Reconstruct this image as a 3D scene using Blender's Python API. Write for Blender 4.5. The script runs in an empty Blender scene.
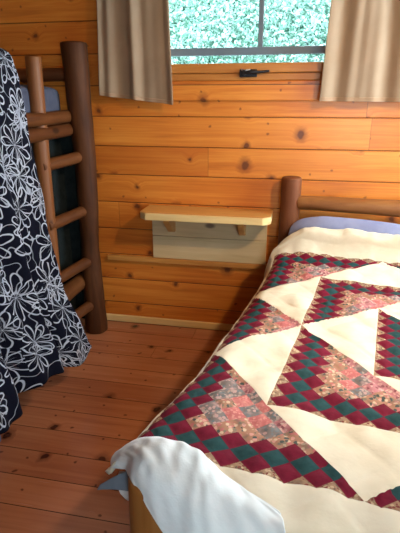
import bpy, bmesh, math, random
import numpy as np
from mathutils import Vector, Matrix, noise as mnoise
random.seed(7); rng = np.random.default_rng(7)
SC = bpy.context.scene; COL = SC.collection
PI = math.pi

# ------------------------------------------------------------------ node mini language
class V:
    """a socket in a node tree, with arithmetic"""
    def __init__(s, t, sock): s.t, s.s = t, sock
    def _m(s, op, *o):
        n = s.t.nodes.new('ShaderNodeMath'); n.operation = op
        for i, a in enumerate((s,) + o):
            if isinstance(a, V): s.t.links.new(a.s, n.inputs[i])
            else: n.inputs[i].default_value = a
        return V(s.t, n.outputs[0])
    def __add__(s, o): return s._m('ADD', o)
    __radd__ = __add__
    def __sub__(s, o): return s._m('SUBTRACT', o)
    def __rsub__(s, o): return (s * -1) + o
    def __mul__(s, o): return s._m('MULTIPLY', o)
    __rmul__ = __mul__
    def __truediv__(s, o): return s._m('DIVIDE', o)
    def abs(s): return s._m('ABSOLUTE')
    def floor(s): return s._m('FLOOR')
    def frac(s): return s._m('FRACT')
    def pow(s, e): return s._m('POWER', e)
    def sin(s): return s._m('SINE')
    def cos(s): return s._m('COSINE')
    def max(s, o): return s._m('MAXIMUM', o)
    def min(s, o): return s._m('MINIMUM', o)
    def gt(s, o): return s._m('GREATER_THAN', o)
    def step(s, a, b):          # smooth 0..1 between a and b (a may exceed b)
        n = s.t.nodes.new('ShaderNodeMapRange'); n.interpolation_type = 'SMOOTHSTEP'
        s.t.links.new(s.s, n.inputs['Value'])
        lo, hi, t0, t1 = (a, b, 0, 1) if a < b else (b, a, 1, 0)
        n.inputs['From Min'].default_value = lo; n.inputs['From Max'].default_value = hi
        n.inputs['To Min'].default_value = t0; n.inputs['To Max'].default_value = t1
        return V(s.t, n.outputs[0])

class T:
    def __init__(s, name):
        s.m = bpy.data.materials.new(name); s.m.use_nodes = True
        s.t = s.m.node_tree; s.nodes, s.links = s.t.nodes, s.t.links
        s.b = s.nodes['Principled BSDF']; s.out = s.nodes['Material Output']
    def new(s, k, **kw):
        n = s.nodes.new(k)
        for a, b in kw.items(): setattr(n, a, b)
        return n
    def put(s, val, sock):
        if isinstance(val, V): s.links.new(val.s, sock)
        else: sock.default_value = val
    def coord(s, kind='Object'):
        return V(s.t, s.new('ShaderNodeTexCoord').outputs[kind])
    def sep(s, v):
        n = s.new('ShaderNodeSeparateXYZ'); s.links.new(v.s, n.inputs[0])
        return [V(s.t, o) for o in n.outputs]
    def comb(s, x, y, z):
        n = s.new('ShaderNodeCombineXYZ')
        for a, i in zip((x, y, z), n.inputs): s.put(a, i)
        return V(s.t, n.outputs[0])
    def noise(s, vec, scale, detail=3, rough=.5, dist=0):
        n = s.new('ShaderNodeTexNoise'); s.links.new(vec.s, n.inputs['Vector'])
        n.inputs['Scale'].default_value = scale; n.inputs['Detail'].default_value = detail
        n.inputs['Roughness'].default_value = rough; n.inputs['Distortion'].default_value = dist
        return V(s.t, n.outputs[0])
    def white(s, *xyz):
        n = s.new('ShaderNodeTexWhiteNoise'); s.links.new(s.comb(*xyz).s, n.inputs['Vector'])
        return V(s.t, n.outputs['Value'])
    def voro(s, vec, scale, rand=1, dims='3D'):
        n = s.new('ShaderNodeTexVoronoi', voronoi_dimensions=dims); s.links.new(vec.s, n.inputs['Vector'])
        n.inputs['Scale'].default_value = scale; n.inputs['Randomness'].default_value = rand
        return n
    def ramp(s, fac, stops):
        n = s.new('ShaderNodeValToRGB'); s.links.new(fac.s, n.inputs[0]); e = n.color_ramp.elements
        while len(e) < len(stops): e.new(.5)
        for el, (p, c) in zip(e, stops): el.position = p; el.color = (*c, 1)
        return V(s.t, n.outputs[0])
    def mix(s, fac, a, b, mode='MIX'):
        n = s.new('ShaderNodeMix', data_type='RGBA', blend_type=mode)
        s.put(fac, n.inputs[0])
        for v_, i in ((a, 6), (b, 7)):
            if isinstance(v_, V): s.links.new(v_.s, n.inputs[i])
            else: n.inputs[i].default_value = (*v_, 1)
        return V(s.t, n.outputs[2])
    def bump(s, h, strength, dist=.01):
        n = s.new('ShaderNodeBump'); s.links.new(h.s, n.inputs['Height'])
        n.inputs['Strength'].default_value = strength; n.inputs['Distance'].default_value = dist
        s.links.new(n.outputs[0], s.b.inputs['Normal'])
    def base(s, c, rough, spec=.5):
        if isinstance(c, V): s.links.new(c.s, s.b.inputs['Base Color'])
        else: s.b.inputs['Base Color'].default_value = (*c, 1)
        s.put(rough, s.b.inputs['Roughness']); s.b.inputs['Specular IOR Level'].default_value = spec

def boards(name, light, mid, dark, pitch, off, axis='z', knot=(.10, .024, .008), rough=.42, seg=2.3, kn=5.0, keep=.55, vary=.5, grain=1.0, spec=.4):
    """planks running along x; the rows are counted along `axis`"""
    t = T(name); x, y, z = t.sep(t.coord())
    w = z if axis == 'z' else y
    row = ((w - off) / pitch).floor()
    rr = t.white(row, 3.3, 1.7)
    xs = x + rr * 9.7
    col_ = (xs / seg).floor()                       # butt joints
    rc = t.white(row, col_, 5.1)
    xo = xs + rc * 13.1
    g0 = t.comb(xo, w * 1.0, row)
    kw = t.noise(t.comb(xo, w, row), 14, 2, .6) - .5
    vk = t.voro(t.comb(xo * .9 + kw * .03, w * .8 + row * .618 + kw * .05, 0.0), kn, 1.0, '2D')
    kd = V(t.t, vk.outputs['Distance'])
    kc = t.sep(V(t.t, vk.outputs['Color']))[0]
    has = kc.gt(keep)
    size = t.sep(V(t.t, vk.outputs['Color']))[1] * .075 + .035
    warp = kd.step(.32, .0) * has * .03
    gr = t.noise(t.comb(xo * 1.1, (w + warp) * 24, row * 2.3), 1.0, 4, .6, .9)
    fine = t.noise(t.comb(xo * 4, (w + warp) * 130, row), 1.0, 3, .6)
    blot = t.noise(g0, 2.2, 2, .5)
    f = gr * .62 + fine * .2 + blot * .3 - .12
    c = t.ramp(f * grain + .5 * (1 - grain), [(.25, light), (.48, mid), (.74, dark)])
    c = t.mix(((rc - .5) * vary).max(0), c, dark)
    c = t.mix(((.5 - rc) * vary).max(0), c, light)
    halo = (kd / size).step(2.6, .9) * has
    core = (kd / size).step(1.15, .6) * has
    c = t.mix(halo * .6, c, tuple(a * .5 + b * .5 for a, b in zip(dark, knot)))
    c = t.mix(core * .85, c, knot)
    v2 = t.voro(t.comb(xo * 1.1 + kw * .05, w * 1.15 + row * .31 + kw * .04, 0.0), 7.3, 1.0, '2D')
    k2 = V(t.t, v2.outputs['Distance']).step(.085, .03) * t.sep(V(t.t, v2.outputs['Color']))[0].gt(.70)
    c = t.mix(k2 * .7, c, tuple(a * 1.3 for a in knot))
    jx = ((xs / seg).frac() - .5).abs().gt(.5 - .0016 / seg)
    c = t.mix(jx * .5, c, (.03, .012, .006))
    jw = (((w - off) / pitch).frac() - .5).abs().gt(.5 - .0022 / pitch)
    c = t.mix(jw * .85, c, (.025, .01, .006))
    t.base(c, rough if not isinstance(rough, tuple) else fine * (rough[1] - rough[0]) + rough[0], spec)
    t.bump(gr * .5 + fine * .3 - core * .4, .12, .004)
    return t.m

def wood(name, light, mid, dark, axis='z', rough=.5, sc=1.0, knots=.72, knotc=None, bark=0.0, spec=.35):
    t = T(name); p = t.sep(t.coord())
    info = V(t.t, t.new('ShaderNodeObjectInfo').outputs['Random'])
    ai = 'xyz'.index(axis)
    q = [p[i] * (2.0 * sc if i == ai else 26 * sc) for i in range(3)]
    v = t.comb(q[0] + info * 17, q[1] + info * 5, q[2] + info * 29)
    gr = t.noise(v, 1.0, 4, .6, .6)
    q2 = [p[i] * (5.0 * sc if i == ai else 120 * sc) for i in range(3)]
    fine = t.noise(t.comb(*q2), 1.0, 3, .6)
    pp = t.comb(*[p[i] * (.5 if i == ai else 1) + info * 3.1 for i in range(3)])
    blot = t.noise(pp, 6, 3, .6)
    f = gr * .6 + fine * .2 + blot * (.3 + bark) - (.1 + bark * .5)
    c = t.ramp(f, [(.22, light), (.5, mid), (.8, dark)])
    vk = t.voro(pp, 7.0, 1.0)
    kd = V(t.t, vk.outputs['Distance']); kc = t.sep(V(t.t, vk.outputs['Color']))[0].gt(knots)
    kn = kd.step(.17, .08) * kc
    c = t.mix(kn * .8, c, knotc or tuple(a * .4 for a in dark))
    t.base(c, rough, spec); t.bump(gr * .6 + fine * .4 + blot * bark * 3, .25, .006)
    return t.m

def cloth(name, c1, c2, scale=60, rough=.9, bump=.15, weave=900, trans=0.0, sheen=.0):
    t = T(name); p = t.coord()
    n = t.noise(p, scale, 3, .6)
    c = t.mix(n.step(.35, .7), c1, c2)
    t.base(c, rough, .15)
    t.b.inputs['Sheen Weight'].default_value = sheen
    t.bump(t.noise(p, 45, 4, .6), bump, .01)
    if trans:
        tr = t.new('ShaderNodeBsdfTranslucent'); t.links.new(c.s, tr.inputs['Color'])
        mx = t.new('ShaderNodeMixShader'); mx.inputs[0].default_value = trans
        t.links.new(t.b.outputs[0], mx.inputs[1]); t.links.new(tr.outputs[0], mx.inputs[2])
        t.links.new(mx.outputs[0], t.out.inputs['Surface'])
    return t.m

def printed(name, bg, cols, scale=130):
    """small cotton print: blotchy flowers and leaves on a ground"""
    t = T(name); p = t.coord()
    pn = t.noise(p, 60, 2, .5)
    x, y, z = t.sep(p)
    v = t.comb(x + pn * .012, y + pn * .012, z)
    vo = t.voro(v, scale * .75)
    ch = t.sep(V(t.t, vo.outputs['Color']))
    d = V(t.t, vo.outputs['Distance'])
    c = None
    stops = [(0.0, cols[0])]
    n = t.new('ShaderNodeValToRGB'); t.links.new(ch[0].s, n.inputs[0]); n.color_ramp.interpolation = 'CONSTANT'
    e = n.color_ramp.elements
    while len(e) < len(cols): e.new(.5)
    for i, (el, cc) in enumerate(zip(e, cols)): el.position = i / len(cols); el.color = (*cc, 1)
    c = t.mix(d.step(.58, .42), bg, V(t.t, n.outputs[0]))
    big = t.noise(p, 28, 2, .5)
    c = t.mix(big.step(.52, .7) * .5, c, cols[-1])
    t.base(c, .9, .12)
    return t.m

def plain(name, c, rough=.5, metal=0, spec=.5, var=.15, scale=20):
    t = T(name); n = t.noise(t.coord(), scale, 3, .6)
    cc = t.mix(n, tuple(a * (1 - var) for a in c), tuple(min(1, a * (1 + var)) for a in c))
    t.base(cc, rough, spec); t.b.inputs['Metallic'].default_value = metal
    return t.m

# ------------------------------------------------------------------ mesh helpers
def mesh_obj(name, verts, faces, mat, parent=None, smooth=True, mi=None, uv=None):
    me = bpy.data.meshes.new(name)
    off = Vector(parent_world(parent)) if parent else Vector((0, 0, 0))
    vs = np.asarray(verts, float) - np.array(off)
    me.from_pydata([tuple(v) for v in vs], [], [tuple(f) for f in faces])
    for m in (mat if isinstance(mat, (list, tuple)) else [mat]): me.materials.append(m)
    if mi is not None: me.polygons.foreach_set('material_index', np.asarray(mi, np.int32))
    me.polygons.foreach_set('use_smooth', np.full(len(me.polygons), smooth))
    if uv is not None:
        l = me.uv_layers.new(name='UVMap'); idx = np.zeros(len(me.loops), np.int32)
        me.loops.foreach_get('vertex_index', idx)
        l.data.foreach_set('uv', np.asarray(uv, float)[idx].ravel())
    me.update()
    o = bpy.data.objects.new(name, me); COL.objects.link(o)
    if parent: o.parent = parent
    return o

def parent_world(o):
    p = Vector((0, 0, 0))
    while o: p += Vector(o.location); o = o.parent
    return p

def thing(name, label, cat, loc, group=None):
    o = bpy.data.objects.new(name, None); COL.objects.link(o); o.location = loc
    o.empty_display_size = .1
    return tag(o, label, cat, group)

def tag(o, label, cat, group=None, kind=None):
    o['label'] = label; o['category'] = cat
    if group: o['group'] = group
    if kind: o['kind'] = kind
    return o

def struct(o): o['kind'] = 'structure'; return o

def bm_obj(name, bm, mat, parent=None, smooth=False):
    bmesh.ops.recalc_face_normals(bm, faces=bm.faces)
    vs = [v.co[:] for v in bm.verts]; bm.verts.index_update()
    fs = [[v.index for v in f.verts] for f in bm.faces]
    bm.free()
    o = mesh_obj(name, vs, fs, mat, parent, smooth)
    return o

def add_box(bm, lo, hi, bev=.003, rot=None, seg=2):
    r = bmesh.ops.create_cube(bm, size=1.0); vs = r['verts']
    c = [(a + b) / 2 for a, b in zip(lo, hi)]; s = [abs(b - a) for a, b in zip(lo, hi)]
    for v in vs: v.co = Vector((v.co.x * s[0], v.co.y * s[1], v.co.z * s[2]))
    if bev:
        es = list({e for v in vs for e in v.link_edges})
        r2 = bmesh.ops.bevel(bm, geom=es, offset=min(bev, min(s) * .45), segments=seg, affect='EDGES', profile=.5)
        vs = list({v for f in r2['faces'] for v in f.verts} | {v for v in vs if v.is_valid})
    M_ = rot or Matrix.Identity(3)
    for v in vs: v.co = M_ @ v.co + Vector(c)
    return bm

def box(name, lo, hi, mat, parent=None, bev=.003, rot=None):
    return bm_obj(name, add_box(bmesh.new(), lo, hi, bev, rot), mat, parent)

def log(name, pts, rad, mat, parent=None, seg=20, wob=.06, ends=.25, n=None, seed=0, flat=1.0):
    """a peeled log along a polyline: wobbling radius, rounded sawn ends"""
    P = [Vector(p) for p in pts]; R = list(rad) if isinstance(rad, (list, tuple)) else [rad] * len(P)
    cum = [0]
    for a, b in zip(P, P[1:]): cum.append(cum[-1] + (b - a).length)
    L = cum[-1]; n = n or max(8, int(L / .04))
    e = ends * max(R)
    S = [0, e * .12, e * .45, e] + [e + (L - 2 * e) * i / n for i in range(1, n)] + [L - e, L - e * .45, L - e * .12, L]
    K = [.80, .90, .975, 1] + [1] * (n - 1) + [1, .975, .90, .80]
    def at(s):
        for i in range(len(P) - 1):
            if s <= cum[i + 1] or i == len(P) - 2:
                t = (s - cum[i]) / max(1e-9, cum[i + 1] - cum[i])
                return P[i].lerp(P[i + 1], t), R[i] + (R[i + 1] - R[i]) * t
    d = (P[-1] - P[0]).normalized()
    up = Vector((0, 0, 1)) if abs(d.z) < .8 else Vector((0, 1, 0))
    a = d.cross(up).normalized(); b = a.cross(d).normalized()
    vs, fs = [], []
    for s, k in zip(S, K):
        c, r = at(s)
        for j in range(seg):
            th = 2 * PI * j / seg; dr = a * math.cos(th) + b * math.sin(th) * flat
            w = mnoise.noise(Vector((math.cos(th) * 1.2 + seed * 3.7, math.sin(th) * 1.2, s * 5 + seed)))
            w += .5 * mnoise.noise(Vector((math.cos(th) * 3 + seed, math.sin(th) * 3, s * 13 + seed)))
            vs.append(c + dr * (r * k * (1 + wob * w)))
    m = len(S)
    for i in range(m - 1):
        for j in range(seg):
            j2 = (j + 1) % seg
            fs.append((i * seg + j, i * seg + j2, (i + 1) * seg + j2, (i + 1) * seg + j))
    c0 = len(vs); vs.append(P[0]); vs.append(P[-1])
    for j in range(seg):
        j2 = (j + 1) % seg
        fs.append((c0, j2, j)); fs.append((c0 + 1, (m - 1) * seg + j, (m - 1) * seg + j2))
    return mesh_obj(name, [tuple(v) for v in vs], fs, mat, parent)

def sheet(name, fn, us, vs_, mat, parent=None, uv=None, thick=0.0):
    """grid surface fn(u,v); with thickness the back side is built too"""
    nu, nv = len(us), len(vs_)
    P = np.array([[fn(u, v) for v in vs_] for u in us])
    U = np.array([[(u, v) for v in vs_] for u in us]) if uv is None else np.array([[uv(u, v) for v in vs_] for u in us])
    idx = np.arange(nu * nv).reshape(nu, nv)
    f = np.stack([idx[:-1, :-1], idx[1:, :-1], idx[1:, 1:], idx[:-1, 1:]], -1).reshape(-1, 4)
    V_ = P.reshape(-1, 3); UV = U.reshape(-1, 2)
    if thick:
        du = np.gradient(P, axis=0); dv = np.gradient(P, axis=1)
        N = np.cross(du, dv); N /= np.linalg.norm(N, axis=2, keepdims=True) + 1e-12
        B = (P - N * thick).reshape(-1, 3); k = len(V_)
        V_ = np.vstack([V_, B]); UV = np.vstack([UV, UV])
        rim = np.concatenate([idx[:, 0], idx[-1, 1:], idx[-2::-1, -1], idx[0, -2:0:-1]])
        r2 = np.roll(rim, -1)
        side = np.stack([r2, rim, rim + k, r2 + k], -1)
        f = np.vstack([f, f[:, ::-1] + k, side])
    return mesh_obj(name, V_, f.tolist(), mat, parent, True, None, UV)

def sm(a, b, x):
    t = min(1, max(0, (x - a) / (b - a))); return t * t * (3 - 2 * t)
def nz(x, y, z=0.0): return mnoise.noise(Vector((x, y, z)))

# ------------------------------------------------------------------ materials
M = {}
M['wall'] = boards('pine_wall_boards', (.71, .262, .042), (.55, .150, .018), (.28, .052, .009), .18, .145, 'z', keep=.30, seg=2.9, rough=.36)
M['floor'] = boards('pine_floor_boards', (.50, .195, .092), (.39, .138, .064), (.22, .066, .032), .15, -.02, 'y', keep=.6, seg=2.6, rough=(.16, .32), vary=.6, knot=(.035, .010, .008), spec=.75)
M['ceiling'] = boards('pine_ceiling_boards', (.55, .25, .07), (.45, .18, .04), (.30, .10, .02), .15, 0, 'y')
M['trimx'] = wood('trim_wood', (.60, .29, .075), (.48, .19, .04), (.30, .10, .02), 'x', .4)
M['sash'] = wood('sash_wood', (.52, .22, .05), (.42, .15, .03), (.26, .08, .016), 'x', .38)
M['shelfwood'] = wood('shelf_top_wood', (.64, .33, .09), (.54, .25, .06), (.40, .16, .035), 'x', .35, knots=.9)
M['shelfedge'] = wood('pale_sawn_edge', (.80, .58, .28), (.72, .48, .20), (.58, .34, .12), 'x', .45, knots=.9)
M['greypine'] = wood('pale_grey_pine', (.66, .48, .27), (.55, .39, .20), (.38, .25, .12), 'x', .55, knots=.6, knotc=(.07, .03, .02))
M['bunklog'] = wood('brown_log', (.110, .036, .010), (.060, .018, .005), (.022, .007, .002), 'z', .62, bark=.3, spec=.18)
M['bunklogy'] = wood('brown_log_rung', (.155, .052, .014), (.095, .028, .007), (.042, .012, .004), 'y', .55, bark=.2, spec=.22)
M['bunklogx'] = wood('brown_log_rail', (.20, .07, .026), (.13, .042, .015), (.07, .022, .009), 'x', .6, bark=.2, spec=.2)
M['upright'] = wood('orange_upright', (.25, .088, .022), (.18, .056, .013), (.10, .029, .008), 'z', .5)
M['headlog'] = wood('red_brown_log', (.21, .070, .024), (.145, .042, .014), (.075, .020, .007), 'z', .6, bark=.25, spec=.2)
M['headrail'] = wood('brown_rail_log', (.36, .15, .045), (.25, .09, .026), (.14, .045, .014), 'x', .42, bark=.25)
M['footlog'] = wood('orange_log', (.36, .155, .040), (.28, .10, .022), (.17, .055, .012), 'z', .42)
M['curtain'] = cloth('beige_curtain', (.39, .27, .18), (.36, .245, .16), 6, .95, .04, trans=.22)
M['hem'] = cloth('beige_hem', (.38, .24, .15), (.35, .22, .135), 6, .95, .08, trans=.1)
M['frame'] = plain('grey_frame', (.13, .16, .19), .5, 0, .4)
M['whitetrim'] = plain('white_sill', (.75, .78, .78), .5, 0, .4)
M['iron'] = plain('dark_iron', (.035, .033, .036), .35, .8)
M['steel'] = plain('worn_steel', (.45, .45, .48), .3, .9)
M['mattress'] = cloth('ticking', (.62, .60, .55), (.52, .50, .46))
M['bluemat'] = cloth('grey_blue_cover', (.085, .09, .13), (.065, .07, .105), 25)
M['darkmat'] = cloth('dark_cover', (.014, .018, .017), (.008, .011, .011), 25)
M['pillow'] = cloth('lavender_cotton', (.26, .27, .40), (.22, .23, .36), 12, .9, .12)
M['greysheet'] = cloth('slate_sheet', (.17, .19, .225), (.14, .16, .19), 12, .9, .05)
M['white'] = cloth('white_sheet', (.83, .85, .84), (.77, .79, .78), 9, .85, .12)
M['lining'] = cloth('dark_lining', (.02, .02, .03), (.03, .03, .04), 9)
M['cream'] = cloth('cream_cotton', (.78, .68, .52), (.71, .605, .44), 9, .9, .12)
M['red'] = cloth('burgundy_cotton', (.17, .007, .024), (.125, .005, .017), 25, .85, .12)
M['teal'] = cloth('bottle_green_cotton', (.020, .062, .062), (.014, .047, .048), 25, .85, .12)
M['tan'] = printed('tan_print', (.33, .20, .12), [(.30, .16, .09), (.52, .36, .22), (.20, .05, .04), (.16, .10, .07)], 150)
M['flor'] = printed('rose_leaf_print', (.38, .19, .12), [(.62, .30, .24), (.22, .17, .12), (.60, .42, .28), (.48, .15, .14), (.07, .08, .07)], 105)
M['pink'] = printed('pink_print', (.46, .19, .19), [(.66, .34, .30), (.48, .17, .18), (.62, .40, .33), (.24, .08, .09)], 110)
M['coral'] = printed('coral_print', (.48, .14, .13), [(.58, .19, .17), (.50, .14, .13), (.62, .26, .21)], 150)
M['grey'] = printed('grey_leaf_print', (.20, .155, .14), [(.13, .13, .13), (.40, .30, .25), (.17, .18, .18), (.50, .30, .27)], 110)

def glass_mat():
    t = T('window_glass'); t.nodes.remove(t.b)
    tr = t.new('ShaderNodeBsdfTransparent'); tr.inputs[0].default_value = (.93, .98, .97, 1)
    gl = t.new('ShaderNodeBsdfGlossy'); gl.inputs['Roughness'].default_value = .02
    fr = t.new('ShaderNodeFresnel'); fr.inputs[0].default_value = 1.3
    mx = t.new('ShaderNodeMixShader')
    t.links.new(fr.outputs[0], mx.inputs[0]); t.links.new(tr.outputs[0], mx.inputs[1]); t.links.new(gl.outputs[0], mx.inputs[2])
    t.links.new(mx.outputs[0], t.out.inputs['Surface']); return t.m
M['glass'] = glass_mat()

def leaf_mat():
    t = T('leaves'); g = t.new('ShaderNodeNewGeometry'); r = V(t.t, g.outputs['Random Per Island'])
    c = t.ramp(r, [(0, (.008, .030, .020)), (.35, (.045, .105, .075)), (.7, (.085, .165, .125)), (1, (.17, .25, .21))])
    t.base(c, .5, .4)
    tr = t.new('ShaderNodeBsdfTranslucent'); t.links.new(c.s, tr.inputs[0])
    mx = t.new('ShaderNodeMixShader'); mx.inputs[0].default_value = .35
    t.links.new(t.b.outputs[0], mx.inputs[1]); t.links.new(tr.outputs[0], mx.inputs[2])
    t.links.new(mx.outputs[0], t.out.inputs['Surface']); return t.m
M['leaf'] = leaf_mat()
M['hill'] = plain('grassy_bank', (.03, .08, .05), .9, 0, .2, .5, 3)

def flower_mat():
    """near-black cloth with hand drawn looping white flowers (cloth UV, metres)"""
    t = T('black_flower_print'); uv = t.coord('UV')
    x, y, _ = t.sep(uv)
    w1 = t.noise(uv, 9, 2, .5); w2 = t.noise(t.comb(x + 7.3, y + 2.1, .5), 9, 2, .5)
    xw, yw = x + (w1 - .5) * .045, y + (w2 - .5) * .045
    lines = None
    def fl(sx, sy, sc, R, n, w, seed):
        vo = t.voro(t.comb(xw + sx, yw + sy, 0.0), sc, .75, '2D')
        px, py, _z = t.sep(V(t.t, vo.outputs['Position']))
        rc = t.sep(V(t.t, vo.outputs['Color']))
        dx, dy = xw + sx - px, yw + sy - py
        r = (dx * dx + dy * dy).pow(.5)
        th = dy._m('ARCTAN2', dx)
        nn = (rc[0] * 2.99).floor() * 1.0 + n
        a = th * nn * .5 + rc[1] * 6.0
        RR = R * (rc[2] * .35 + .8)
        def rose(R_, ph):
            cs = (a + ph).cos().abs(); sn = (a + ph).sin().abs()
            rho = R_ * cs.pow(.55)
            slope = sn * nn * .5 * R_ / r.max(.02)
            d = (r - rho).abs() / (slope * .75 + 1)
            return d.step(w, w * .5)
        out = rose(RR, 0.0)
        a2 = (th * 9.0 + rc[1] * 9).sin().abs()
        spoke = (a2 * r).step(.0035, .0012) * r.step(.055, .04)
        return out.max(spoke * .9)
    lines = fl(0.0, 0.0, 5.8, .100, 7, .0027, 0).max(fl(3.37, 1.91, 4.2, .070, 6, .0024, 1))
    nn = t.noise(uv, 11, 1, .4)
    lines = lines.max((nn - .5).abs().step(.014, .006) * .7)
    tone = t.noise(uv, 25, 2, .5)
    lc = t.mix(tone, (.25, .26, .34), (.48, .48, .51))
    c = t.mix(lines, (.004, .004, .009), lc)
    t.base(c, .9, .06)
    t.bump(t.noise(uv, 40, 3, .6), .15, .01)
    return t.m
M['flower'] = flower_mat()

# ------------------------------------------------------------------ the room
XL, XR, YF, ZC = -2.38, 1.66, -4.1, 2.42
WX0, WX1, WZ0, WZ1 = -1.02, .36, 1.70, 2.22            # back window opening
def back_wall():
    vs, fs = [], []
    P, OFF, D, ch = .18, .145, .09, .006
    k0 = int(math.floor((0 - OFF) / P)); k1 = int(math.ceil((ZC - OFF) / P))
    def prism(x0, x1, z0, z1):
        if z1 - z0 < .004: return
        b = len(vs); c = min(ch, (z1 - z0) * .4)
        prof = [(D, z0), (.004, z0), (.004, z0 + .0015), (-.0, z0 + c), (-.0, z1 - c), (.004, z1 - .0015), (.004, z1), (D, z1)]
        for x in (x0, x1):
            for y, z in prof: vs.append((x, y, z))
        m = len(prof)
        for i in range(m): fs.append((b + i, b + (i + 1) % m, b + m + (i + 1) % m, b + m + i))
        fs.append(tuple(b + i for i in range(m))[::-1]); fs.append(tuple(b + m + i for i in range(m)))
    for k in range(k0, k1):
        z0, z1 = max(0, OFF + k * P), min(ZC, OFF + (k + 1) * P)
        for a, b in ((z0, min(z1, WZ0)), (max(z0, WZ0), min(z1, WZ1)), (max(z0, WZ1), z1)):
            if b <= a: continue
            if a >= WZ0 and b <= WZ1: prism(XL, WX0, a, b); prism(WX1, XR, a, b)
            else: prism(XL, XR, a, b)
    return struct(mesh_obj('wall_back', vs, fs, M['wall'], None, False))
back_wall()
struct(box('floor', (XL, YF, -.06), (XR, .09, 0), M['floor'], None, 0))
struct(box('ceiling', (XL, YF, ZC), (XR, .09, ZC + .06), M['ceiling'], None, 0))
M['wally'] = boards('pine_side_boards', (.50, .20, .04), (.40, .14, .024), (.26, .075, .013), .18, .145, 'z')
def side(name, lo, hi, hole=None):                     # hole = (axis lo, axis hi, z lo, z hi) along y
    bm = bmesh.new()
    if not hole: add_box(bm, lo, hi, 0)
    else:
        a, b, c, d = hole
        add_box(bm, lo, (hi[0], a, hi[2]), 0); add_box(bm, (lo[0], b, lo[2]), hi, 0)
        add_box(bm, (lo[0], a, lo[2]), (hi[0], b, c), 0); add_box(bm, (lo[0], a, d), (hi[0], b, hi[2]), 0)
    return struct(bm_obj(name, bm, M['wally']))
side('wall_left', (XL - .08, YF, 0), (XL, 0.09, ZC))
SW = (-1.25, -.2, 1.0, 2.15)
side('wall_right', (XR, YF, 0), (XR + .08, 0.09, ZC), SW)
FW = (.35, 1.15, 1.05, 2.0)
bm = bmesh.new()
for x0, x1, z0, z1 in ((XL, FW[0], 0, ZC), (FW[1], XR, 0, ZC), (FW[0], FW[1], 0, FW[2]), (FW[0], FW[1], FW[3], ZC)): add_box(bm, (x0, YF - .08, z0), (x1, YF, z1), 0)
struct(bm_obj('wall_front', bm, M['wally']))

# baseboard and the long wall strip under the shelf
struct(box('baseboard_back', (XL, -.022, .001), (XR, -.001, .05), M['shelfedge'], None, .006))
struct(box('trim_1', (-1.24, -.030, .466), (-.10, -.001, .500), M['trimx'], None, .004))
struct(box('trim_2', (WX0 - .1, -.022, 1.497), (WX1 + .1, -.001, 1.607), M['wall'], None, .006))   # apron board below the window

# back window: grey outer frame, panes, white sill edge, wooden lower rail
bm = bmesh.new()
add_box(bm, (WX0, .052, 1.748), (WX1, .082, 1.790), .003)
add_box(bm, (-.272, .056, 1.782), (-.244, .078, WZ1), .003)
add_box(bm, (WX0, .052, WZ1 - .03), (WX1, .082, WZ1), .003)
add_box(bm, (WX0, .052, 1.704), (WX0 + .03, .082, WZ1), .003)
add_box(bm, (WX1 - .03, .052, 1.704), (WX1, .082, WZ1), .003)
win = struct(bm_obj('window_1', bm, M['frame']))
sub = lambda o, p: (setattr(o, 'parent', p), o)[1]
sub(box('pane', (WX0 + .005, .086, 1.704), (WX1 - .005, .089, WZ1 - .003), M['glass'], None, 0), win)
sub(box('sill_edge', (WX0, .02, 1.692), (WX1, .09, 1.7035), M['whitetrim'], None, .002), win)
bm = bmesh.new()
add_box(bm, (WX0 - .05, -.030, 1.648), (WX1 + .05, .0, 1.700), .006)
add_box(bm, (WX0 - .05, -.016, 1.608), (WX1 + .05, .0, 1.646), .004)
sub(bm_obj('lower_rail', bm, M['sash']), win)
bm = bmesh.new()
for z in (WZ1,): add_box(bm, (WX0 - .08, -.022, z), (WX1 + .08, 0, z + .08), .005)
for x in (WX0 - .08, WX1): add_box(bm, (x, -.022, 1.70), (x + .08, 0, WZ1), .005)
sub(bm_obj('casing', bm, M['sash']), win)

# the right-hand window that lights the bed (outside the frame)
a, b, c, d = SW
bm = bmesh.new()
for y0, y1, z0, z1 in ((a, b, c, c + .05), (a, b, d - .05, d), (a, a + .05, c, d), (b - .05, b, c, d), ((a + b) / 2 - .02, (a + b) / 2 + .02, c, d)):
    add_box(bm, (XR + .02, y0, z0), (XR + .06, y1, z1), .003)
w2 = struct(bm_obj('window_2', bm, M['sash']))
sub(box('pane', (XR + .038, a + .01, c + .01), (XR + .042, b - .01, d - .01), M['glass'], None, 0), w2)

a, b, c, d = FW
bm = bmesh.new()
for x0, x1, z0, z1 in ((a, b, c, c + .05), (a, b, d - .05, d), (a, a + .05, c, d), (b - .05, b, c, d), ((a + b) / 2 - .02, (a + b) / 2 + .02, c, d)):
    add_box(bm, (x0, YF - .06, z0), (x1, YF - .02, z1), .003)
w3 = struct(bm_obj('window_3', bm, M['sash']))
sub(box('pane', (a + .01, YF - .042, c + .01), (b - .01, YF - .038, d - .01), M['glass'], None, 0), w3)

# window latch on the lower rail
lt = thing('window_latch', 'small dark metal window latch on the wooden rail under the window', 'latch', (-.30, -.031, 1.655))
bm = bmesh.new(); add_box(bm, (-.362, -.036, 1.625), (-.262, -.0295, 1.667), .003)
bm_obj('back_plate', bm, M['iron'], lt)
log('pivot', [(-.335, -.030, 1.648), (-.335, -.058, 1.648)], .013, M['iron'], lt, 14, 0, .2, 3)
log('lever', [(-.345, -.050, 1.644), (-.30, -.054, 1.652), (-.25, -.050, 1.650), (-.192, -.046, 1.656)], [.007, .010, .008, .006], M['iron'], lt, 12, 0, .5, 14)
log('catch_hook', [(-.352, -.040, 1.664), (-.325, -.05, 1.660), (-.30, -.042, 1.664)], .005, M['steel'], lt, 10, 0, .5, 8)

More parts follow.
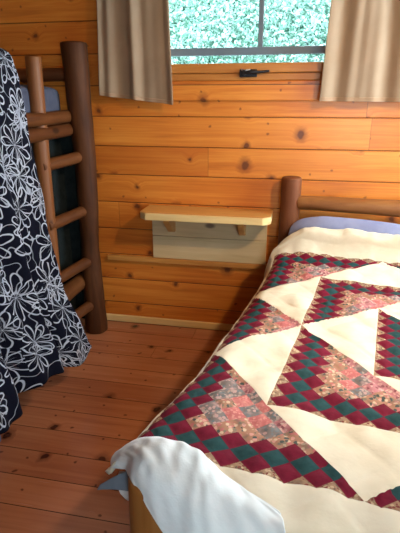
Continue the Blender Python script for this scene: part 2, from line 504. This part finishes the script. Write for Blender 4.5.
# ------------------------------------------------------------------ curtains
def curtain(label, x0, x1, zb0, zb1, folds, seed, amp=.022):
    t = thing('curtain', label, 'curtain', ((x0 + x1) / 2, -.06, 1.5), None)
    ztop = 2.30
    def f(u, v):
        z = ztop + (zb0 + (zb1 - zb0) * u - ztop) * v
        x = x0 + (x1 - x0) * u
        spread = .88 + .12 * v
        xc = (x0 + x1) / 2; x = xc + (x - xc) * spread
        ph = sum(a * math.sin(2 * PI * (fr * u + p + .03 * math.sin(3 * v + p * 5))) for fr, p, a in folds)
        y = -.062 - amp * ph * (1.0 - .25 * v) - .006 * nz(u * 5, v * 3, seed) - .012 * v
        x += .006 * math.cos(2 * PI * (folds[0][0] * u + folds[0][1]))
        return (x, y, z)
    us = np.linspace(0, 1, 110); vs = np.linspace(0, 1, 60)
    sheet('panel', f, us, vs, M['curtain'], t, None, .0022)
    def h(u, v):
        p = f(u, .975 + .027 * v); return (p[0], p[1] - .0022, p[2])
    sheet('hem', h, us, np.linspace(0, 1, 6), M['hem'], t, None, .002)
    return t
curtain('beige curtain hanging at the left side of the window, nearest the bunk bed', -1.205, -.735, 1.53, 1.475,
        [(2.3, .1, .75), (3.7, .55, .5), (6.1, .2, .2)], 1)
curtain('beige curtain hanging at the right side of the window, above the headboard', .094, .70, 1.497, 1.49,
        [(2.6, .35, .8), (4.6, .15, .5), (7.3, .7, .2)], 5)

# ------------------------------------------------------------------ wall shelf
sh = thing('wall_shelf', 'small pine wall shelf with pale grey back board and two brackets', 'shelf', (-.56, -.02, .5))
def shelf_top():
    z0, z1 = .812, .856; D = .245; c = .045
    pl = [(-.935, -.002), (-.935, -D + c), (-.935 + c, -D), (-.135 - c, -D), (-.135, -D + c), (-.135, -.002)]
    bm = bmesh.new()
    f = bm.faces.new([bm.verts.new((x, y, z0)) for x, y in pl])
    r = bmesh.ops.extrude_face_region(bm, geom=[f])
    for v in r['geom']:
        if isinstance(v, bmesh.types.BMVert): v.co.z = z1
    bmesh.ops.bevel(bm, geom=list(bm.edges), offset=.003, segments=2, affect='EDGES')
    o = bm_obj('shelf_board', bm, [M['shelfwood'], M['shelfedge']], sh)
    for p in o.data.polygons:
        if abs(p.normal.z) < .5: p.material_index = 1
    return o
shelf_top()
bm = bmesh.new(); add_box(bm, (-.915, -.022, .501), (-.165, -.001, .655), .003); add_box(bm, (-.915, -.022, .657), (-.165, -.001, .811), .003)
o = bm_obj('back_board', bm, M['greypine'], sh); o['label'] = 'pale greyish back board of two planks'
for bx in (-.775, -.315):
    bm = bmesh.new(); w = .019
    prof = [(-.023, .811), (-.19, .811), (-.185, .785), (-.075, .700), (-.023, .690)]
    A = [bm.verts.new((bx - w, y, z)) for y, z in prof]; B = [bm.verts.new((bx + w, y, z)) for y, z in prof]
    bm.faces.new(A); bm.faces.new(B[::-1])
    for i in range(5): bm.faces.new((A[i], B[i], B[(i + 1) % 5], A[(i + 1) % 5]))
    bmesh.ops.bevel(bm, geom=list(bm.edges), offset=.002, segments=2, affect='EDGES')
    bm_obj('bracket', bm, M['shelfwood'], sh)

# ------------------------------------------------------------------ log bed (own axes: U across, W along)
O = Vector((-.3777, -1.940, 0)); PH = math.radians(-9.48)
AU = Vector((math.cos(PH), math.sin(PH), 0)); AW = Vector((-math.sin(PH), math.cos(PH), 0))
def B(U, W, z): return O + AU * U + AW * W + Vector((0, 0, z))
RB = Matrix.Rotation(PH, 3, 'Z')
bed = thing('log_bed', 'bed of peeled brown logs under the patchwork quilt', 'bed', B(.70, .9, 0))
BW = 1.42
log('headboard_post', [B(.035, 1.888, 0), B(.035, 1.888, 1.075)], .0585, M['headlog'], bed, 26, .04, .3, 26, 1)
log('headboard_post', [B(BW, 1.888, 0), B(BW, 1.888, 1.075)], .0585, M['headlog'], bed, 26, .04, .3, 26, 2)
log('headboard_rail', [B(.08, 1.888, .928), B(.75, 1.885, .935), B(BW - .04, 1.888, .93)], [.040, .047, .042], M['headrail'], bed, 22, .09, .2, 40, 3)
log('headboard_rail', [B(.08, 1.888, .45), B(BW - .04, 1.888, .45)], .045, M['headrail'], bed, 20, .07, .2, 30, 4)
log('footboard_post', [B(.095, -.10, 0), B(.095, -.10, .625)], .066, M['footlog'], bed, 26, .05, .3, 20, 5)
log('footboard_post', [B(BW - .06, -.10, 0), B(BW - .06, -.10, .57)], .066, M['footlog'], bed, 26, .05, .3, 20, 6)
log('footboard_rail', [B(.14, -.10, .50), B(BW - .11, -.10, .50)], .045, M['footlog'], bed, 20, .06, .2, 30, 7)
log('side_rail', [B(.085, -.05, .27), B(.045, 1.84, .27)], .045, M['footlog'], bed, 18, .06, .2, 36, 8)
log('side_rail', [B(BW - .07, -.05, .27), B(BW - .01, 1.84, .27)], .045, M['footlog'], bed, 18, .06, .2, 36, 9)
bm = bmesh.new()
add_box(bm, (0, 0, 0), (BW - .16, 1.80, .02), .003)
pl = bm_obj('platform', bm, M['footlog'], None)
for v in pl.data.vertices: v.co = B(v.co.x + .10, v.co.y + .02, v.co.z + .315) - parent_world(bed)
pl.parent = bed

def pillowy(name, fn, mat, parent=None, nu=48, nv=28):
    """closed superellipsoid surface; fn maps a unit-cube-like point to the world"""
    vs, fs = [], []
    sp = lambda a, e: math.copysign(abs(a) ** e, a)
    for i in range(nv + 1):
        ph = -PI / 2 + PI * i / nv
        for j in range(nu):
            th = 2 * PI * j / nu
            vs.append(fn(math.cos(ph), math.sin(ph), math.cos(th), math.sin(th), sp))
    for i in range(nv):
        for j in range(nu):
            j2 = (j + 1) % nu
            fs.append((i * nu + j, i * nu + j2, (i + 1) * nu + j2, (i + 1) * nu + j))
    return mesh_obj(name, [tuple(v) for v in vs], fs, mat, parent)
def mat_fn(cU, cW, z0, z1, hU, hW):
    def f(cp, s_p, ct, st, sp):
        e1, e2 = .18, .14
        return B(cU + hU * sp(cp, e1) * sp(ct, e2), cW + hW * sp(cp, e1) * sp(st, e2), (z0 + z1) / 2 + (z1 - z0) / 2 * sp(s_p, .3))
    return f
mt = pillowy('mattress', mat_fn(.71, .905, .337, .575, .66, .895), M['mattress'], None, 96, 24)
tag(mt, 'mattress lying on the log bed underneath the quilt', 'mattress')

# pillow, stood up against the headboard behind the quilt
def pil(cp, s_p, ct, st, sp):
    a = sp(cp, .8) * sp(ct, .42); b = sp(cp, .8) * sp(st, .55); c = s_p        # a: width, b: height, c: thickness
    edge = (abs(a) ** 4 + abs(b) ** 4)
    th = .066 * c * (1 - .25 * min(1, edge))
    z = .725 + .150 * b - .030 * max(0, a) ** 1.6 - .02 * max(0, -a - .6) + .006 * nz(a * 3, b * 2, 1.0)
    U = .455 + .40 * a
    W = 1.772 + th + .030 * b + .006 * nz(a * 4, b * 3, c)
    return B(U, W, z)
pw = pillowy('pillow', pil, M['pillow'], None, 72, 40)
tag(pw, 'lavender grey pillow propped between quilt and log headboard', 'pillow')

# ---- patchwork quilt
S = .2936; NH = 8; HD = S / NH
def tri(i, j):
    """patch at half-diagonal lattice coordinates (i, j) in units of S; returns chain distance or None for plain cream"""
    u, v = i, j
    if v < 0 or v > 6: return None
    if u > 4: u = 8 - u
    if u < 0: return None
    if u + v < 2: return min(u, v)
    if u + 6 - v < 2: return min(u, 6 - v)
    if u > 1 and v > 1 and u + v < 4: return min(u - 1, v - 1)
    if u > 1 and v < 5 and (u - 1) + (5 - v) < 2: return min(u - 1, 5 - v)
    if u > 2 and 2 < v and u + v < 6: return min(u - 2, v - 2)
    if abs(v - 3) < 1 - u: return u
    if abs(u - 3) < 1 - v: return v
    if abs(u - 3) < 1 - (6 - v): return 6 - v
    return None
def quilt():
    mats = [M[k] for k in ('cream', 'red', 'teal', 'tan', 'flor', 'pink', 'coral', 'grey')]
    i0, i1, j0, j1 = -8, 46, -9, 53
    SUB = 6
    pts = {}; tris = []; mi = []
    def key(p): return (round(p[0] * 12), round(p[1] * 12))
    def vid(p):
        k = key(p)
        if k not in pts: pts[k] = len(pts)
        return pts[k]
    for i in range(i0, i1):
        for j in range(j0, j1):
            if j < -2 and i < 6: continue     # tucked in beneath the white sheet
            c = (i + .5, j + .5)
            cs = [(i, j), (i + 1, j), (i + 1, j + 1), (i, j + 1)]
            for q in range(4):
                a, b = cs[q], cs[(q + 1) % 4]
                g = ((a[0] + b[0] + c[0]) / 3, (a[1] + b[1] + c[1]) / 3)
                m = 0
                d = tri(g[0] / NH, g[1] / NH)
                if d is not None:
                    # on-point diamond centre (even lattice sum) that owns this triangle
                    di = min(((x, y) for x in (i, i + 1) for y in (j, j + 1) if (x + y) % 2 == 0), key=lambda t: abs(t[0] - g[0]) + abs(t[1] - g[1]))
                    # distance of the diamond's centre to the nearer leg
                    e = 1e-3
                    dd = tri(di[0] / NH + (g[0] - di[0]) * e, di[1] / NH + (g[1] - di[1]) * e)
                    k = round((dd if dd is not None else d) * NH)
                    h = (di[0] * 73856093 ^ di[1] * 19349663) % 1000 / 1000
                    if k == 0: m = 3
                    elif k in (1, 3): m = 1
                    elif k == 2: m = 2
                    elif k == 4: m = 7 if h < .3 else 4
                    elif k == 5: m = 4 if h < .7 else 7
                    elif k == 6: m = 6 if h < .55 else 5
                    elif k == 7: m = 7 if h < .5 else 5
                    else: m = 5 if h < .5 else (6 if h < .75 else 4)
                # subdivide the triangle a-b-c
                n = SUB // 2 if m == 0 else SUB // 2
                P = {}
                for x in range(n + 1):
                    for y in range(n + 1 - x):
                        w = n - x - y
                        P[x, y] = vid(((a[0] * w + b[0] * x + c[0] * y) / n, (a[1] * w + b[1] * x + c[1] * y) / n))
                for x in range(n):
                    for y in range(n - x):
                        tris.append((P[x, y], P[x + 1, y], P[x, y + 1])); mi.append(m)
                        if x + y < n - 1: tris.append((P[x + 1, y], P[x + 1, y + 1], P[x, y + 1])); mi.append(m)
    keys = np.array(list(pts.keys()), float) / 12
    return keys, tris, mi, mats
HEAD = [(1.20, 1.20, .602), (1.40, 1.40, .606), (1.468, 1.465, .612), (1.62, 1.57, .640), (1.76, 1.645, .678), (1.84, 1.685, .745), (1.90, 1.700, .788), (1.955, 1.725, .816), (2.05, 1.765, .828)]
def head_curve(v):
    if v <= HEAD[0][0]: return v, .60
    pv = np.array([h[0] for h in HEAD])
    return float(np.interp(v, pv, [h[1] for h in HEAD])), float(np.interp(v, pv, [h[2] for h in HEAD]))
def fall(d, R, flare):
    """distance past the start of a rounded edge -> (run, drop)"""
    if d <= 0: return 0, 0
    if d < R * PI / 2: t = d / R; return R * math.sin(t), R * (1 - math.cos(t))
    e = d - R * PI / 2; return R + e * flare, R + e * math.sqrt(1 - flare * flare)
def qsurf(u, v):
    if u < -.02: u = -.02 + (u + .02) * (.06 + .94 * sm(.02, .7, v))
    W, z = head_curve(v)
    # soft hump and folds of the padding
    hd = sm(1.5, 1.85, v)
    z += .010 * nz(u * 5 + 3, v * 5, .3) + .010 * nz(u * 9 + v * 4, v * 6 - u * 4, 6.3) + .005 * nz(u * 13, v * 12, 4.1) + hd * (.012 * nz(u * 8, v * 9, 2.2) + .006 * nz(u * 22, v * 16, 5.2))
    z += .012 * math.exp(-((u - .86) / .2) ** 2 - ((v - 1.58) / .1) ** 2)
    z -= .018 * math.exp(-((u - .62) / .10) ** 2 - ((v - 1.43) / .06) ** 2)
    U = u
    run, dU = fall(.085 - u, .11, .10)
    if u < .085: U = .085 - run
    z -= .012 * math.exp(-max(u, 0) / .08) * sm(0, .25, v)
    run, dR = fall(u - 1.36, .07, .12)
    if u > 1.36: U = 1.36 + run
    dW = 0
    if v < -.12:
        run, dW = fall(-.12 - v, .055, .05); W = -.12 - run
    d = (dU ** 3 + dR ** 3 + dW ** 3) ** (1 / 3) if (dU or dR or dW) else 0
    if v > 1.5:                                   # towards the left end of the pillow the cloth slides off
        z -= .10 * sm(.16, .0, u) * sm(1.76, 1.98, v)
        z -= .020 * sm(.45, .95, u) * sm(1.72, 1.9, v); W -= .018 * sm(1.78, 1.9, v)
    U -= .045 * sm(.55, 0, v) * sm(.5, 0, u)
    z += .045 * math.exp(-(((U - .095) / .075) ** 2 + ((W + .10) / .075) ** 2)) * (1 if not d else math.exp(-d * 8))
    if d: 
        z -= d
        wv = sm(.05, .2, d)
        U += wv * .014 * math.sin(v * 19 + 1) * (1 if dU else 0) - (.006 if dU else 0) * wv
        W += wv * .014 * math.sin(u * 17) * (1 if dW else 0)
    return U, W, z
def build_quilt():
    keys, tris, mi, mats = quilt()
    vs = np.zeros((len(keys), 3)); N = len(keys)
    for n in range(N):
        i, j = keys[n]
        u, v = i * HD, j * HD
        # puffing between the seams of the on-point patches, and slower quilting in the plain cloth
        p, q = (i + j - 1) / 2, (i - j - 1) / 2
        px, qx = abs(p - round(p)), abs(q - round(q))
        inside = tri(i / NH, j / NH) is not None
        puff = (min(px, qx) * 2) ** .5 * .0065 if inside else .003 + .006 * abs(math.sin(PI * (i + j) / 7)) ** .5 * abs(math.sin(PI * (i - j) / 7)) ** .5 + .004 * nz(i * .33, j * .33, 8)
        U, W, z = qsurf(u, v)
        vs[n] = B(U, W, z + .012 + puff)
    N2 = len(vs)
    # back cloth: offset copy a little below, joined round the rim
    me = bpy.data.meshes.new('tmp'); me.from_pydata([tuple(v) for v in vs], [], tris); me.update()
    nr = np.zeros(N2 * 3); me.vertices.foreach_get('normal', nr); nr = nr.reshape(-1, 3); bpy.data.meshes.remove(me)
    back = vs - nr * .012
    T_ = np.array(tris)
    e = np.sort(np.vstack([T_[:, [0, 1]], T_[:, [1, 2]], T_[:, [2, 0]]]), 1)
    dirs = np.vstack([T_[:, [0, 1]], T_[:, [1, 2]], T_[:, [2, 0]]])
    _, inv, cnt = np.unique(e, axis=0, return_inverse=True, return_counts=True)
    rim = dirs[cnt[inv.ravel()] == 1]
    faces = [tuple(t) for t in tris] + [(c_ + N2, b_ + N2, a_ + N2) for a_, b_, c_ in tris] + [(b_, a_, a_ + N2, b_ + N2) for a_, b_ in rim]
    allmi = list(mi) + [0] * (len(tris) + len(rim))
    o = mesh_obj('quilt', np.vstack([vs, back]), faces, mats, None, True, allmi)
    return tag(o, 'patchwork quilt of burgundy, green, pink and cream cotton spread over the log bed', 'quilt')
build_quilt()

# ---- white sheet bunched over the foot post
WS = [  # rows from the left tip to the right end: inner edge, ridge, shoulder, front, hem (U, W, z)
 [(-.040, -.020, .600), (-.050, -.038, .600), (-.057, -.050, .590), (-.056, -.060, .582), (-.048, -.072, .574)],
 [(-.005, -.005, .630), (.000, -.045, .646), (.000, -.075, .640), (.005, -.090, .628), (.012, -.102, .607)],
 [(.060, .000, .650), (.072, -.060, .693), (.068, -.110, .688), (.062, -.135, .665), (.058, -.142, .625)],
 [(.130, -.005, .648), (.140, -.060, .703), (.135, -.120, .695), (.125, -.165, .660), (.120, -.180, .585)],
 [(.200, -.020, .640), (.207, -.068, .697), (.205, -.130, .685), (.200, -.180, .630), (.200, -.198, .500)],
 [(.250, -.045, .632), (.260, -.080, .665), (.265, -.140, .660), (.270, -.195, .580), (.275, -.210, .360)],
 [(.320, -.070, .628), (.335, -.095, .640), (.345, -.150, .635), (.355, -.200, .520), (.365, -.220, .220)],
 [(.400, -.100, .626), (.420, -.125, .632), (.435, -.165, .618), (.450, -.210, .480), (.470, -.225, .120)]]
WS = np.array(WS)
def crom(P, s):
    n = len(P); i = min(int(s), n - 2); t = s - i
    p0, p1, p2, p3 = P[max(0, i - 1)], P[i], P[i + 1], P[min(n - 1, i + 2)]
    return .5 * (2 * p1 + (p2 - p0) * t + (2 * p0 - 5 * p1 + 4 * p2 - p3) * t * t + (3 * p1 - p0 - 3 * p2 + p3) * t ** 3)
def wsheet(a, b):
    row = np.array([crom(WS[:, k], a * 7) for k in range(5)])
    U, W, z = crom(row, b * 4)
    am = sm(0, .15, a)
    f = .003 * math.sin(a * 18 + b * 3 + 2 * nz(a * 4, b * 2, 7)) * sm(.2, .6, b) + .005 * nz(a * 12 - b * 5, b * 5, 3) + .0018 * math.sin(a * 62 - b * 9 + 3 * nz(a * 5, b * 5, 2)) * sm(.1, .3, b) * sm(.9, .5, b)
    f *= am
    return B(U, W - f * sm(.3, .7, b), z + f * (1 - sm(.4, .75, b)))
ws = sheet('white_sheet', wsheet, np.linspace(0, 1, 110), np.linspace(0, 1, 80), M['white'], None, None, -.004)
tag(ws, 'white sheet bunched over the foot post of the log bed', 'sheet')
def wfold(a, b):
    P0, P1, P2, P3 = B(-.028, -.062, .560), B(.020, -.070, .580), B(-.030, -.060, .486), B(.016, -.066, .484)
    p = P0.lerp(P1, a).lerp(P2.lerp(P3, a), b); p.z -= .012 * math.sin(PI * a) * b; return p + AU * (-.008 * math.sin(PI * b))
fo = sheet('fold', wfold, np.linspace(0, 1, 16), np.linspace(0, 1, 16), M['white'], ws, None, .004)

# ---- grey sheet corner sticking out at the foot
def gflap(s, t):
    root0, root1, tip0, tip1 = B(.036, -.092, .618), B(.034, -.110, .556), B(-.070, -.098, .532), B(-.078, -.102, .516)
    a = root0.lerp(tip0, s); b = root1.lerp(tip1, s)
    p = a.lerp(b, t); p.z += .004 * math.sin(PI * s) + .006 * math.sin(PI * t) * (1 - s); return p
gs = sheet('bed_sheet', gflap, np.linspace(0, 1, 24), np.linspace(0, 1, 12), M['greysheet'], None, None, .004)
tag(gs, 'slate grey sheet corner poking out from under the white sheet', 'sheet')

# ------------------------------------------------------------------ bunk bed
bx = -1.36
bunk = thing('bunk_bed', 'dark log bunk bed with ladder rungs against the left wall', 'bunk bed', (-1.8, -1.1, 0))
log('post', [(-1.288, -.18, 0), (-1.290, -.18, .30), (-1.290, -.18, .6), (-1.282, -.18, .92), (-1.277, -.18, 1.15), (-1.287, -.18, 1.42), (-1.294, -.18, 1.812)],
    [.074, .066, .058, .064, .064, .070, .074], M['bunklog'], bunk, 28, .07, .15, 46, 11)
o = log('ladder_upright', [(-1.385, -.53, 0), (-1.374, -.53, .85), (-1.366, -.53, 1.42), (-1.360, -.53, 1.712)], [.045, .043, .041, .040], M['upright'], bunk, 24, .03, .12, 40, 12)
o['label'] = 'orange half-round upright'
log('post', [(-1.36, -2.12, 0), (-1.36, -2.12, 1.72)], .065, M['bunklog'], bunk, 22, .05, .15, 40, 13)
for y in (-.18, -2.12): log('post', [(-2.27, y, 0), (-2.27, y, 1.75)], .065, M['bunklog'], bunk, 22, .05, .15, 40, 14 + y)
for k, z in enumerate((1.17, .838, .503, .20)):
    log('rung', [(-1.368, -.56, z - .012), (-1.285, -.15, z + .012)], [.033, .035], M['bunklogy'], bunk, 18, .06, .2, 14, 20 + k)
for k, z in enumerate((1.408, 1.333)):
    log('side_rail', [(-1.35, -2.14, z), (-1.345, -.5, z - .003), (-1.352, -.16, z + .004)], [.040, .036, .036], M['bunklogy'], bunk, 18, .06, .2, 46, 30 + k)
log('side_rail', [(-1.36, -2.12, .36), (-1.37, -.16, .36)], .05, M['bunklogy'], bunk, 18, .05, .2, 40, 33)
for z in (1.38, .36): log('side_rail', [(-2.27, -2.12, z), (-2.27, -.16, z)], .05, M['bunklogy'], bunk, 18, .05, .2, 40, 34 + z)
log('guard_rail', [(-1.285, -2.14, 1.655), (-1.285, -.97, 1.66)], .042, M['bunklogy'], bunk, 18, .05, .2, 36, 36)
for y in (-.09, -2.12):
    for z in (1.645, 1.335, .33): log('end_rail', [(-2.25, y, z), (-1.31, y, z)], .038, M['bunklogx'], bunk, 18, .06, .2, 24, z + y)
for z in (1.365, .345):
    bm = bmesh.new()
    for k in range(14): add_box(bm, (-2.25, -2.06 + k * .137, z), (-1.395 if z > 1 else -1.475, -1.925 + k * .137, z + .02), .002)
    bm_obj('slats', bm, M['bunklogx'], bunk)
box('foot_block', (-1.345, -1.42, 0), (-1.27, -1.34, .31), M['bluemat'], bunk, .006)
def cmat(z0, z1, x0, x1):
    def f(cp, s_p, ct, st, sp):
        return Vector(((x0 + x1) / 2 + (x1 - x0) / 2 * sp(cp, .2) * sp(ct, .15), -1.10 + .955 * sp(cp, .2) * sp(st, .13), (z0 + z1) / 2 + (z1 - z0) / 2 * sp(s_p, .35)))
    return f
tag(pillowy('mattress', cmat(1.386, 1.582, -2.22, -1.386), M['bluemat'], None, 80, 24), 'grey blue mattress on the upper bunk behind the ladder', 'mattress')
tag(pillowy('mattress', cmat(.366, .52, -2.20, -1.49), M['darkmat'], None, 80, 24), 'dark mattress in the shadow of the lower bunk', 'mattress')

def hang(u, v):  # near-black sheet added so the gaps between the rungs read as deep shade
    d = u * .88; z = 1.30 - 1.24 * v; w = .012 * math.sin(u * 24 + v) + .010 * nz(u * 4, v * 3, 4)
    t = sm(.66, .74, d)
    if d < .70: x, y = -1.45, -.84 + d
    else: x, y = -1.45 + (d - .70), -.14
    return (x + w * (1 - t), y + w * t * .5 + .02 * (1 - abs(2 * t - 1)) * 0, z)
hg = sheet('gap_darkener', hang, np.linspace(0, 1, 60), np.linspace(0, 1, 30), M['darkmat'], None, None, .003)
tag(hg, 'dark cloth added to stand in for the shade behind the ladder rungs of the bunk bed', 'cloth')

# ---- black flowered blanket hanging over the upper bunk
def blanket(p, q):
    """p: 0 (far edge) .. 1 (near end), q: cloth metres from the inner edge over the guard rail and down"""
    L = 1.72
    y0 = -.905; y = y0 - p * 1.0
    if q < .30:                                     # lies on the bunk
        t = q / .30; X = -1.60 + .30 * t; z = 1.66 + .055 * sm(.55, 1, t) ; dn = 0; hang = 0
    else:
        d = q - .30; R = .062
        if d < R * PI * .5: t = d / R; X = -1.30 + R * 1.25 * math.sin(t); z = 1.715 - R * (1 - math.cos(t)); hang = 0
        else:
            e = d - R * PI * .5; hang = e
            X = -1.30 + R * 1.25 + .150 * (e / 1.30) ** .9; z = 1.715 - R - e * 1.03
    h = hang / 1.3
    # far edge of the cloth: drifts nearer in the middle, kicks out at the hem
    edge = .015 * sm(0, .06, hang) - .035 * math.sin(PI * min(1, h * 1.1)) + .15 * sm(.70, 1.0, h) 
    y += edge * (1 - p) ** 1.5 - .03
    # hanging folds
    a = .008 + .045 * sm(.05, 1.0, h)
    f = math.sin(2 * PI * (p * 3.1 + .12 * math.sin(h * 3) + .18)) + .45 * math.sin(2 * PI * (p * 6.7 + .3 + .1 * h)) + .7 * nz(p * 5, h * 2.2, 3)
    X += a * f * (.45 + .55 * min(1, p * 4)) - .01
    X += .012 * nz(p * 9, h * 9, 5)
    y += .014 * nz(h * 6, p * 7, 6) * sm(0, .2, h)
    # hem: rounded corner and slow wave
    z += .05 * sm(.95, 1.0, h) * sm(.06, .0, p) - .135 * h ** 2 * math.exp(-(p / .26) ** 2) - .02 * h ** 3 - .012 * math.sin(p * 14) * sm(.6, 1, h)
    return (X, y, z)
L0 = .30 + .062 * PI / 2 + 1.30
bl = sheet('blanket', blanket, np.linspace(0, 1, 120), np.linspace(0, L0, 150), M['flower'], None, lambda p, q: (p * 1.12, q), .006)
tag(bl, 'black blanket printed with white line flowers hanging from the upper bunk', 'blanket')

# ------------------------------------------------------------------ outside: overgrown bank
def bank():
    xs = np.linspace(-9, 9, 40); ys = np.linspace(1.6, 12, 40)
    f = lambda x, y: (x, y, -.2 + (y - 1.6) * .62 + .25 * nz(x * .5, y * .5, 2))
    return struct(sheet('hill', f, xs, ys, M['hill'], None))
bank()
def leaves():
    n = 45000
    x = rng.uniform(-3.6, 2.4, n); y = rng.uniform(2.4, 7.2, n)
    zb = -.2 + (y - 1.6) * .62
    z = zb + rng.uniform(.0, .62, n) + .25 * np.sin(x * 2.1) * np.cos(y * 1.7)
    L = rng.uniform(.035, .11, n); Wd = L * rng.uniform(.2, .4, n)
    d = rng.normal(size=(n, 3)); d[:, 2] -= .2; d /= np.linalg.norm(d, axis=1, keepdims=True)
    u = np.cross(d, rng.normal(size=(n, 3)) * .6 + np.array([0, -.6, .5])); u /= np.linalg.norm(u, axis=1, keepdims=True)
    w = np.cross(d, u); c = np.stack([x, y, z], 1)
    P = np.stack([c, c + d * (L * .4)[:, None] + u * Wd[:, None] + w * (L * .12)[:, None], c + d * L[:, None], c + d * (L * .4)[:, None] - u * Wd[:, None] + w * (L * .12)[:, None]], 1).reshape(-1, 3)
    k = np.arange(n) * 4
    F = np.vstack([np.stack([k, k + 1, k + 2], 1), np.stack([k, k + 2, k + 3], 1)])
    o = mesh_obj('foliage', P, F.tolist(), M['leaf'], None, False)
    tag(o, 'sunlit pale green foliage covering the bank outside the window', 'foliage', None, 'stuff')
leaves()

# ------------------------------------------------------------------ light
w = bpy.data.worlds.new('sky'); SC.world = w; w.use_nodes = True
bg = w.node_tree.nodes['Background']; bg.inputs[0].default_value = (.74, .87, 1.0, 1); bg.inputs[1].default_value = 28.0
def light(kind, name, loc, energy, color, **kw):
    l = bpy.data.lights.new(name, kind); l.energy = energy; l.color = color
    for k_, v_ in kw.items():
        if k_ != 'rot' and k_ != 'portal': setattr(l, k_, v_)
    o = bpy.data.objects.new(name, l); COL.objects.link(o); o.location = loc
    if 'rot' in kw: o.rotation_euler = kw['rot']
    if kw.get('portal'): l.cycles.is_portal = True
    return o
light('SUN', 'sun', (0, -6, 8), 4.0, (1, .96, .88), angle=.01, rot=(math.radians(42), 0, math.radians(-90)))
light('AREA', 'window_portal', ((WX0 + WX1) / 2, .095, (WZ0 + WZ1) / 2), 1, (1, 1, 1), shape='RECTANGLE', size=WX1 - WX0, size_y=WZ1 - WZ0, rot=(math.radians(-90), 0, 0), portal=True)
light('AREA', 'window_portal', (XR + .085, (SW[0] + SW[1]) / 2, (SW[2] + SW[3]) / 2), 1, (1, 1, 1), shape='RECTANGLE', size=SW[3] - SW[2], size_y=SW[1] - SW[0], rot=(0, math.radians(90), 0), portal=True)
light('AREA', 'window_portal', ((FW[0] + FW[1]) / 2, YF - .085, (FW[2] + FW[3]) / 2), 1, (1, 1, 1), shape='RECTANGLE', size=FW[1] - FW[0], size_y=FW[3] - FW[2], rot=(math.radians(90), 0, 0), portal=True)
lp = Vector((.95, -1.75, 2.33))
light('SPOT', 'ceiling_lamp', lp, 105, (1, .77, .50), shadow_soft_size=.07, spot_size=math.radians(108), spot_blend=.9,
      rot=(Vector((.15, -.45, .75)) - lp).to_track_quat('-Z', 'Y').to_euler())

# ------------------------------------------------------------------ camera
cam = bpy.data.cameras.new('camera'); co = bpy.data.objects.new('camera', cam); COL.objects.link(co)
co.location = (0, -2.97, 1.5); co.rotation_euler = (math.radians(90 - 19.1), 0, math.radians(11.4))
cam.sensor_fit = 'VERTICAL'; cam.sensor_height = 24; cam.lens = 24 * 480 / 533; cam.clip_start = .02
SC.camera = co
vs_ = SC.view_settings; SC.display_settings.display_device = 'sRGB'
vs_.view_transform = 'Standard'; vs_.look = 'None'; vs_.gamma = 1; vs_.use_curve_mapping = False; vs_.exposure = 0.27
SC.cycles.max_bounces = 8; SC.cycles.diffuse_bounces = 5; SC.cycles.transparent_max_bounces = 8
